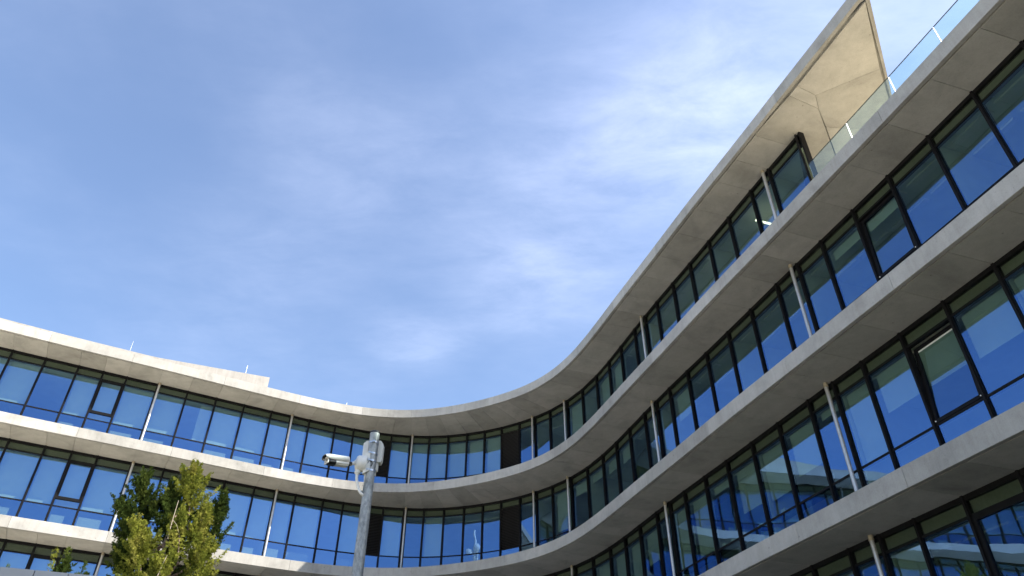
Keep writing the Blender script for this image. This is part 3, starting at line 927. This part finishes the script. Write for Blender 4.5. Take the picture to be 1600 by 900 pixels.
# mounting box strapped behind the pole, seen from both sides of the shaft
yb_ = PY + 0.075
mbx = MB()
def octo(cx, z0, z1, w_, y0, y1, ch):
    prof = [(-w_ + ch, z0), (w_ - ch * .4, z0), (w_, z0 + ch), (w_, z1 - ch * 1.3), (w_ - ch, z1), (-w_ + ch, z1), (-w_, z1 - ch), (-w_, z0 + ch * .5)]
    return [(cx + a, z) for a, z in prof]
cx = (col_x(567, 705, yb_) + col_x(598, 705, yb_)) / 2; hw = (col_x(598, 705, yb_) - col_x(567, 705, yb_)) / 2
z1 = row_z(689, yb_); z0 = row_z(723, yb_)
pr = octo(cx, z0, z1, hw, 0, 0, 0.035)
n_ = len(pr)
mbx.v = [(a, yb_ - 0.012, z) for a, z in pr] + [(a, yb_ + 0.09, z) for a, z in pr]
mbx.f = [tuple(range(n_)), tuple(reversed(range(n_, 2 * n_)))] + [(i, n_ + i, n_ + (i + 1) % n_, (i + 1) % n_) for i in range(n_)]
mbx.m = [0] * len(mbx.f)
encl = mbx.build('mounting_box', M['plastic'], None, bevel=0.006)
tag(encl, 'pale grey angular mounting box strapped to the back of the pole top', 'mounting box')
mb = MB(); mb.box(Vector((cx + hw * .45, yb_ + 0.03, z0)), X, Y, Z, (-.028, -.03, -.10), (.028, .012, .004)); mb.box(Vector((cx + hw * .45, yb_ + 0.03, z0)), X, Y, Z, (-.02, -.012, -.16), (.012, .0, -.101)); 
mb.build('lower_bracket', M['plastic'], encl)
# steel bands
for v in (693, 710.5, 722, 737):
    z = row_z(v)
    mb = MB(); mb.tube([(PX, PY, z - 0.013), (PX, PY, z - 0.011), (PX, PY, z + 0.011), (PX, PY, z + 0.013)], [0.0585, 0.0645, 0.0645, 0.0585], 24, False); o_ = mb.build('hose_clamp', M['bandsteel'], pole, True)
    mb = MB(); mb.box(Vector((PX + 0.012 if v < 700 else PX - 0.02, PY - 0.066, z)), X, Y, Z, (-.016, -.014, -.012), (.016, .004, .012)); mb.build('clamp_screw', M['bandsteel'], o_, bevel=0.003)
# dark spare band ring seen edge-on
mb = MB(); ringp = [(PX + 0.026 * math.cos(a) + 0.0, PY - 0.068 - 0.0 * a, row_z(728) + 0.034 * math.sin(a)) for a in [R(q) for q in range(-60, 200, 20)]]
mb.tube(ringp, 0.006, 6); mb.build('cable_loop', M['black'], pole, True)

# security camera
yc = PY - 0.03
cc = at_y(563.0, 725.5, yc)
cctv = empty('security_camera', tuple(cc), 'white bullet security camera with black hooded front pointing left from the pole', 'camera')
fwd = Vector((-0.78, -0.60, -0.13)).normalized()
# bracket plate folded round the pole
mb = MB()
zt_, zb2 = row_z(709, yc), row_z(742, yc)
pl = [(col_x(572, 709, yc), zt_), (col_x(579.5, 709, yc), zt_), (col_x(578, 738, yc), row_z(737, yc)), (col_x(567, 742, yc), zb2)]
y0, y1 = PY - 0.072, PY - 0.062
mb.v = [(a, y0, z) for a, z in pl] + [(a, y1 + 0.05, z) for a, z in pl]
mb.f = [(3, 2, 1, 0), (4, 5, 6, 7)] + [(i, (i + 1) % 4, 4 + (i + 1) % 4, 4 + i) for i in range(4)]
mb.m = [0] * 6
mb.build('bracket_plate', M['plastic'], cctv)
# round junction base facing along the camera axis
ax = Vector((-0.94, -0.33, 0.03)).normalized()
b0 = cc + Vector((0.055, 0.0, 0))
mb = MB(); mb.tube([b0, b0 + ax * 0.055, b0 + ax * 0.058, b0 + ax * 0.085, b0 + ax * 0.105, b0 + ax * 0.112], [0.098, 0.098, 0.094, 0.092, 0.075, 0.045], 32); mb.build('junction_base', M['plastic'], cctv, True)
a0 = b0 + ax * 0.108
a1 = at_y(549, 725, yc - 0.05)
mb = MB(); mb.tube([a0, a0 + ax * 0.012, a0 + ax * .013, a1, a1 + (a1 - a0).normalized() * 0.012], [0.036, 0.034, 0.021, 0.019, 0.026], 16); arm = mb.build('arm', M['plastic'], cctv, True)
rear = at_y(543.0, 723.2, yc - 0.085)
mb = MB(); mb.tube([a1, rear + fwd * 0.012], [0.024, 0.024], 14); mb.build('knuckle', M['black'], cctv, True)
# housing: rounded octagonal section
front = rear + fwd * 0.262
side = fwd.cross(Z).normalized(); upv = side.cross(fwd).normalized()
def section(mb, p, w_, h_, c):
    pts = [(-w_, -h_ + c), (-w_ + c, -h_), (w_ - c, -h_), (w_, -h_ + c), (w_, h_ - c * .6), (w_ - c * .6, h_), (-w_ + c * .6, h_), (-w_, h_ - c * .6)]
    i = len(mb.v)
    mb.v += [tuple(p + side * a + upv * b_) for a, b_ in pts]
    return i
def loft(secs, name, mat, parent, bevel=0.0):
    mb = MB(); idx = []
    for (p, w_, h_, c) in secs:
        idx.append(section(mb, p, w_, h_, c))
    for a, b_ in zip(idx[:-1], idx[1:]):
        for j in range(8):
            l = (j + 1) % 8
            mb.f.append((a + j, a + l, b_ + l, b_ + j)); mb.m.append(0)
    mb.f.append(tuple(idx[0] + j for j in reversed(range(8)))); mb.f.append(tuple(idx[-1] + j for j in range(8))); mb.m += [0, 0]
    return mb.build(name, mat, parent, bevel=bevel)
W_, H_ = 0.052, 0.054
loft([(rear, W_ * .86, H_ * .86, .02), (rear + fwd * .012, W_, H_, .022), (rear + fwd * 0.165, W_, H_, .022), (rear + fwd * 0.166, W_ - .002, H_ - .002, .022)], 'housing', M['plastic'], cctv, 0.003)
loft([(rear + fwd * 0.1662, W_ + .002, H_ + .002, .022), (rear + fwd * 0.238, W_ + .002, H_ + .002, .022), (front - fwd * .006, W_ - .004, H_ - .004, .02)], 'front_collar', M['black'], cctv, 0.003)
mb = MB(); mb.box(front - fwd * .006, side, upv, fwd, (-W_ * .78, -H_ * .70, 0), (W_ * .78, H_ * .62, .003)); face = mb.build('front_glass', M['lens'], cctv)
mb = MB(); 
for q in range(1): mb.tube([front - fwd * .0028, front + fwd * .0005], [0.011, 0.011], 20)
mb.build('lens', M['black'], face, True)
mb = MB(); mb.ring(front - fwd * .0062, side, fwd, (-W_ * .92, -H_ * .86, W_ * .92, H_ * .80), (-W_ * .78, -H_ * .70, W_ * .78, H_ * .62), -.001, .010)
mb.build('front_bezel', M['plastic'], cctv)
# sunshield: thin curved sheet over the body, overhanging the front as a brow
mb = MB(); segs = []
for d in (0.0, 0.06, 0.15, 0.24, 0.275, 0.298):
    droop = 0.010 * max(0, (d - 0.24) / 0.058)
    row = []
    for a, b_ in ((-W_ - .006, -.006), (-W_ - .006, H_ * .72), (-W_ * .72, H_ + .006), (0, H_ + .009), (W_ * .72, H_ + .006), (W_ + .006, H_ * .72), (W_ + .006, -.006)):
        tuck = 0.0 if d < 0.24 or b_ > 0 else 0.035 * (d - 0.24) / 0.058
        row.append(rear + fwd * d + side * a + upv * (b_ + tuck - droop))
    segs.append(row)
for r_ in segs:
    mb.v += [tuple(p) for p in r_]
for i in range(len(segs) - 1):
    for j in range(6):
        mb.f.append((i * 7 + j, i * 7 + j + 1, (i + 1) * 7 + j + 1, (i + 1) * 7 + j)); mb.m.append(0 if i < 3 else 0)
shade_o = mb.build('sunshield', M['plastic'], cctv, True)
md = shade_o.modifiers.new('solidify', 'SOLIDIFY'); md.thickness = 0.003; md.offset = 1
mb = MB()
for i in (3, 4):
    for j in range(6):
        mb.poly([tuple(segs[i + a][j + b_] - upv * .0012 * (1 if 0 < j + b_ < 6 else 0)) for a, b_ in ((0, 0), (1, 0), (1, 1), (0, 1))])
br_ = mb.build('brow_lining', M['black'], shade_o)
md = br_.modifiers.new('solidify', 'SOLIDIFY'); md.thickness = 0.002; md.offset = -1
mb = MB(); mb.box(rear + fwd * 0.02 , side, upv, fwd, (-W_ - .0065, -.004, 0), (-W_ - .004, .000, .145)); mb.build('seam', M['black'], cctv)
# flat print on the flank, too small to read in the photograph
mb = MB(); mb.box(rear + fwd * 0.03, side, upv, fwd, (W_ + .0091, .022, 0), (W_ + .0097, .028, .042)); mb.build('maker_mark', M['galv'], cctv)
# cable gland and conduit
g0 = Vector((b0 + ax * 0.075)) - Z * 0.088
mb = MB(); mb.tube([g0 + Z * 0.01, g0 - Z * 0.012, g0 - Z * .013, g0 - Z * 0.04, g0 - Z * .041, g0 - Z * .055], [.03, .03, .034, .034, .024, .022], 12); mb.build('cable_gland', M['plastic'], cctv, True)
def pix(u, v, y): return at_y(u, v, y)
cpts = [g0 - Z * .05, g0 - Z * .10, pix(558.6, 757, PY - .045), pix(560.6, 765, PY - .045), pix(564.5, 771.5, PY - .05), pix(569, 775.5, PY - .02)]
sm_ = []
for i in range(len(cpts) - 1):
    for q in range(4): sm_.append(cr_point(cpts, i + q / 4))
sm_.append(cpts[-1])
mb = MB(); mb.tube(sm_, 0.0165, 12); mb.build('conduit', M['plastic'], cctv, True)
mb = MB(); mb.tube([b0 - Z * .09 + X * .02, b0 - Z * .16 + X * .012, pix(569, 771, PY - .03)], 0.006, 8); mb.build('cable', M['plastic'], cctv, True)

# ------------------------------------------------------------------ low panelled wall at the bottom left
M['panel'] = simple('grey_wall_panel', (0.34, 0.35, 0.37), 0.55, 0.0, 0.07, 3)
WZ = EYE + 1.45
wa, wb = at_z(0, 885.5, WZ), at_z(140, 898.5, WZ)
wd_ = (wb - wa).normalized()
wn = Vector((wd_.y, -wd_.x, 0))
j0_ = at_z(55, 890.6, WZ)
pw = (at_z(108, 895.6, WZ) - j0_).dot(wd_)
wstart = (j0_ - wa).dot(wd_) - pw * 9
wall = empty('forecourt_wall', tuple(Vector((wa.x, wa.y, 0))), 'smooth grey panelled wall in shade in the bottom left corner', 'wall')
mb = MB(); mb.box(Vector((wa.x, wa.y, 0)), wd_, wn, Z, (wstart, -0.30, 0), (wstart + pw * 13, -0.035, WZ - 0.006)); mb.build('core', M['panel'], wall)
psrc = None
for i in range(13):
    oo = Vector((wa.x, wa.y, 0)) + wd_ * (wstart + pw * i + 0.003)
    mb = MB(); mb.box(Vector((0, 0, 0)), X, Y, Z, (0, 0, 0), (pw - 0.006, 0.034, WZ))
    if psrc is None:
        psrc = mb.build('panel', M['panel'], wall, origin=Vector((0, 0, 0)))
    rz = math.atan2(wd_.y, wd_.x)
    tgt = psrc if i == 0 else psrc.copy()
    if i: COL.objects.link(tgt); tgt.parent = wall
    tgt.location = oo - wn * 0.034 - ORG[wall.name] + wn * 0.0
    tgt.rotation_euler = (0, 0, rz)
    tgt.location = oo - ORG[wall.name] + wn * 0.0
    # local +y points away from the camera: the panel face is on the courtyard side
    tgt.location += wn * 0.0

# ------------------------------------------------------------------ conifers
def leaf_mat(name, a, b, c):
    m, t, out = new_mat(name)
    g = t.nodes.new('ShaderNodeNewGeometry')
    n = N(t, 'ShaderNodeTexNoise'); n.inputs['Scale'].default_value = 2.6; n.inputs['Detail'].default_value = 3
    t.links.new(g.outputs['Position'], n.inputs['Vector'])
    r = ramp(t, [(0.32, a), (0.52, b), (0.70, c)]); t.links.new(n.outputs['Fac'], r.inputs[0])
    rr = N(t, 'ShaderNodeMix', data_type='RGBA', blend_type='MULTIPLY'); rr.inputs[0].default_value = 1
    ri = ramp(t, [(0, (0.65, 0.65, 0.65)), (1, (1.25, 1.25, 1.2))]); t.links.new(g.outputs['Random Per Island'], ri.inputs[0])
    t.links.new(r.outputs[0], rr.inputs[6]); t.links.new(ri.outputs[0], rr.inputs[7])
    d = N(t, 'ShaderNodeBsdfDiffuse'); tl = N(t, 'ShaderNodeBsdfTranslucent')
    t.links.new(rr.outputs[2], d.inputs[0]); t.links.new(rr.outputs[2], tl.inputs[0])
    mx = t.nodes.new('ShaderNodeMixShader'); mx.inputs[0].default_value = 0.3
    t.links.new(d.outputs[0], mx.inputs[1]); t.links.new(tl.outputs[0], mx.inputs[2]); t.links.new(mx.outputs[0], out.inputs[0])
    return m
M['leaf_lit'] = leaf_mat('sunlit_needles', (0.135, 0.165, 0.03), (0.22, 0.24, 0.042), (0.31, 0.30, 0.075))  # foliage in sun, the light put into the base colour
M['leaf_shaded'] = leaf_mat('shaded_needles', (0.03, 0.05, 0.014), (0.055, 0.082, 0.02), (0.10, 0.125, 0.03))  # same foliage away from the sun, shade put into the base colour
M['bark'] = simple('conifer_bark', (0.26, 0.19, 0.15), 0.9, 0, 0.3, 9, 0.4)
M['twig'] = simple('dead_twig', (0.42, 0.36, 0.28), 0.9, 0, 0.15, 9)

def spray(mb, p, d, size, rng):
    """one flat branchlet: a stem of small overlapping pointed scales, fanning out"""
    d = d.normalized()
    u = d.orthogonal().normalized(); v = d.cross(u)
    an = rng.uniform(0, 6.28)
    s_ = u * math.cos(an) + v * math.sin(an)
    nn = d.cross(s_)
    k = rng.randint(4, 6)
    i0 = len(mb.v)
    for q in range(k):
        f = q / (k - 1) if k > 1 else 0
        a = (f - 0.5) * rng.uniform(1.5, 2.2)
        dd = (d * math.cos(a) + s_ * math.sin(a) + nn * rng.uniform(-.3, .3)).normalized()
        ln = size * rng.uniform(0.55, 1.0) * (1 - 0.35 * abs(f - .5))
        wd = ln * rng.uniform(0.10, 0.17)
        sd_ = dd.cross(nn).normalized() * wd
        b_ = p + d * (size * 0.12 * rng.random())
        i = len(mb.v)
        mb.v += [tuple(b_), tuple(b_ + dd * ln * .5 + sd_), tuple(b_ + dd * ln), tuple(b_ + dd * ln * .55 - sd_ + nn * wd * .6)]
        mb.f.append((i, i + 1, i + 2, i + 3)); mb.m.append(0)

def lobe(rng, base, apex, rad, n, size, flat=1.0, prof=None):
    """foliage along a leader: rising feathery plumes whose tips stand out of the crown"""
    mb = MB()
    axis = apex - base; L = axis.length; ad = axis.normalized()
    u = ad.orthogonal().normalized(); v = ad.cross(u)
    ns = max(9, n // 105)
    shoots = [(base + axis * 0.45, apex, Vector((0, 0, 1)), 0.17)]
    for i in range(ns):
        h = rng.random() ** 0.8
        ph = rng.uniform(0, 6.28)
        pr = (0.22 + 0.78 * (1 - h)) * min(1, 0.6 + h * 2.0)
        reach = rad * pr * rng.uniform(0.5, 1.42)
        outd = u * math.cos(ph) + v * math.sin(ph)
        st = base + axis * (h * 0.86)
        en = st + outd * reach + ad * (reach * rng.uniform(0.15, 1.15) + 0.08)
        shoots.append((st, en, outd, rng.uniform(0.065, 0.125)))
    for i in range(n):
        st, en, outd, wd_s = shoots[rng.randrange(len(shoots))]
        f = rng.random() ** 0.6
        bend = Vector((0, 0, 0.16 * f * f))
        sp_ = wd_s * (1.12 - f) + 0.018
        p = st.lerp(en, f) + bend + Vector((rng.gauss(0, 1), rng.gauss(0, 1), rng.gauss(0, .8))) * sp_ * 0.62
        d = (en - st).normalized() * 0.75 + Z * (0.12 + 0.5 * f) + Vector((rng.gauss(0, 1), rng.gauss(0, 1), rng.gauss(0, 1))) * 0.27
        spray(mb, p, d, size * rng.uniform(0.75, 1.35) * (1.2 - 0.55 * f), rng)
    return mb

def conifer(label, ground, lobes, trunk, seed, group=None, size=0.2, twigs=()):
    rng = random.Random(seed)
    root = empty('conifer_tree', tuple(ground), label, 'tree', group)
    mb = MB(); mb.tube(trunk, [(0.2, 0.15, 0.06, 0.05, 0.03, 0.012, 0.006)[i] if len(trunk) == 7 else 0.12 * (1 - 0.7 * i / (len(trunk) - 1)) for i in range(len(trunk))], 9); tr_ = mb.build('trunk', M['bark'], root, True)
    for (base, apex, rad, n, mat, sz) in lobes:
        lobe(rng, base, apex, rad, n, sz).build('crown', M[mat], root)
        bm_ = MB(); q0 = min(trunk, key=lambda q: (Vector(q) - base).length)
        q0 = Vector(q0)
        if (q0 - base).length < 0.05: q0 = q0 - Z * 0.3
        bm_.tube([q0, q0.lerp(base, .6) - Z * 0.1, base, base.lerp(apex, .5), apex - (apex - base) * 0.12], [.035, .03, .025, .015, .006], 6); bm_.build('branch', M['bark'], root, True)
    for pts_, r_ in twigs:
        tm = MB(); tm.tube(pts_, [r_, r_ * .7] + [r_ * .5] * (len(pts_) - 2), 6); tm.build('dead_branch', M['twig'], root, True)
    return root

TY = 20.5
def tp(u, v, dy=0.0): return at_y(u, v, TY + dy)
gx = tp(262, 900).x
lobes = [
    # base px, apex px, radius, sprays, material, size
    (tp(292, 850, .25), tp(301, 724, .2), 0.84, 5100, 'leaf_lit', 0.094),
    (tp(268, 880, .7), tp(267, 752, .6), 0.85, 4080, 'leaf_shaded', 0.101),
    (tp(222, 872, .3), tp(222, 737, .2), 0.86, 5610, 'leaf_shaded', 0.101),
    (tp(200, 930, -.3), tp(190, 850, -.2), 0.66, 2210, 'leaf_shaded', 0.101),
    (tp(222, 930, -.7), tp(216, 812, -.8), 0.70, 4760, 'leaf_lit', 0.086),
    (tp(300, 880, -.1), tp(324, 790, .0), 0.55, 2720, 'leaf_lit', 0.094),
    (tp(330, 862, .3), tp(352, 772, .3), 0.46, 2550, 'leaf_shaded', 0.094),
    (tp(300, 940, -.3), tp(318, 850, -.3), 0.80, 3740, 'leaf_lit', 0.094),
    (tp(262, 950, .3), tp(264, 850, .2), 1.0, 3400, 'leaf_shaded', 0.101),
    (tp(200, 868, .1), tp(188, 782, .2), 0.58, 2000, 'leaf_shaded', .10),
    (tp(262, 850, -.1), tp(272, 770, .0), 0.6, 2600, 'leaf_shaded', .095),
    (tp(278, 880, -.5), tp(282, 800, -.45), 0.5, 2000, 'leaf_lit', .095),
    (tp(250, 960, -.9), tp(250, 872, -.9), 0.7, 2210, 'leaf_lit', 0.094),
]
trunk = [Vector((gx, TY, 0)), Vector((gx + .05, TY - .1, 3)), tp(254, 905, .2), tp(257, 850, -.15), tp(266, 822, -.1), tp(280, 795, .2), tp(290, 765, .3)]
tw = [([tp(262, 842, -.75), tp(268, 818, -.8), tp(279, 782, -.75)], .014), ([tp(270, 812, -.78), tp(276, 820, -.8), tp(279, 832, -.7)], .007),
      ([tp(246, 900, -1.2), tp(254, 882, -1.2), tp(261, 868, -1.1)], .012)]
conifer('bushy yellow green conifer with several tips standing in front of the left wing', (gx, TY, 0), lobes, trunk, 11, None, .22, tw)
# two further crowns that only just show above the grey wall
def small(px, pv, y, label, seed, rad):
    ap = at_y(px, pv, y)
    g_ = Vector((ap.x, ap.y, 0))
    b_ = Vector((ap.x, ap.y, ap.z - 2.6))
    conifer(label, tuple(g_), [(b_, ap, rad, 1500, 'leaf_shaded', .12), (b_ + Vector((.5, -.2, -.3)), ap + Vector((.62, -.2, -.42)), rad * .8, 1000, 'leaf_shaded', .12), (b_ + Vector((-.1, -.35, 0)), ap + Vector((-.05, -.35, -.15)), rad * .6, 600, 'leaf_lit', .11)],
            [g_, g_ + Z * (ap.z - 3), b_ + Z * 1.2], seed)
small(104, 866, 17.0, 'small dark conifer top peeping over the grey wall before the lower windows', 5, .36)
small(-14, 872, 17.0, 'tuft of yellowish foliage cut off by the left edge above the grey wall', 6, .42)

# ------------------------------------------------------------------ mast with round antennas behind the photographer, seen in one pane
def mirror_point(u, v, k, a, b, dist):
    pa, pb = G(a), G(b); t = (pb - pa).normalized(); n = Vector((t.y, -t.x, 0))
    d = ray(u, v).normalized()
    o = pa - n * 0.065
    tt = (o - Vector((0, 0, 0))).dot(n) / d.dot(n)
    p = Vector((0, 0, EYE)) + d * tt
    r = d - n * (2 * d.dot(n))
    return p + r * dist
m1 = mirror_point(741, 853, 3, 30.9, 31.85, 62)
m0 = mirror_point(741, 822, 3, 30.9, 31.85, 62)
mast = empty('antenna_mast', (m1.x, m1.y, 0), 'slender white antenna mast with round drums mirrored in one curved window', 'mast')
mb = MB(); mb.tube([(m1.x, m1.y, 0), (m1.x, m1.y, m1.z + 1), (m1.x, m1.y, m0.z - 1.5), (m1.x, m1.y, m0.z)], [.3, .11, .09, .06], 10); mb.build('shaft', M['white'], mast, True)
for u, v, r_ in ((734, 861, .48), (744, 853, .38), (734, 873, .34)):
    q = mirror_point(u, v, 3, 30.9, 31.85, 62)
    dr = Vector((0.5, 0.86, 0)).normalized()
    mb = MB(); mb.tube([q - dr * .2, q + dr * .15, q + dr * .24], [r_, r_, r_ * .6], 20); dm = mb.build('drum', M['white'], mast, True)
    mb = MB(); mb.tube([q, Vector((m1.x, m1.y, q.z))], .06, 8); mb.build('drum_arm', M['galv'], mast)
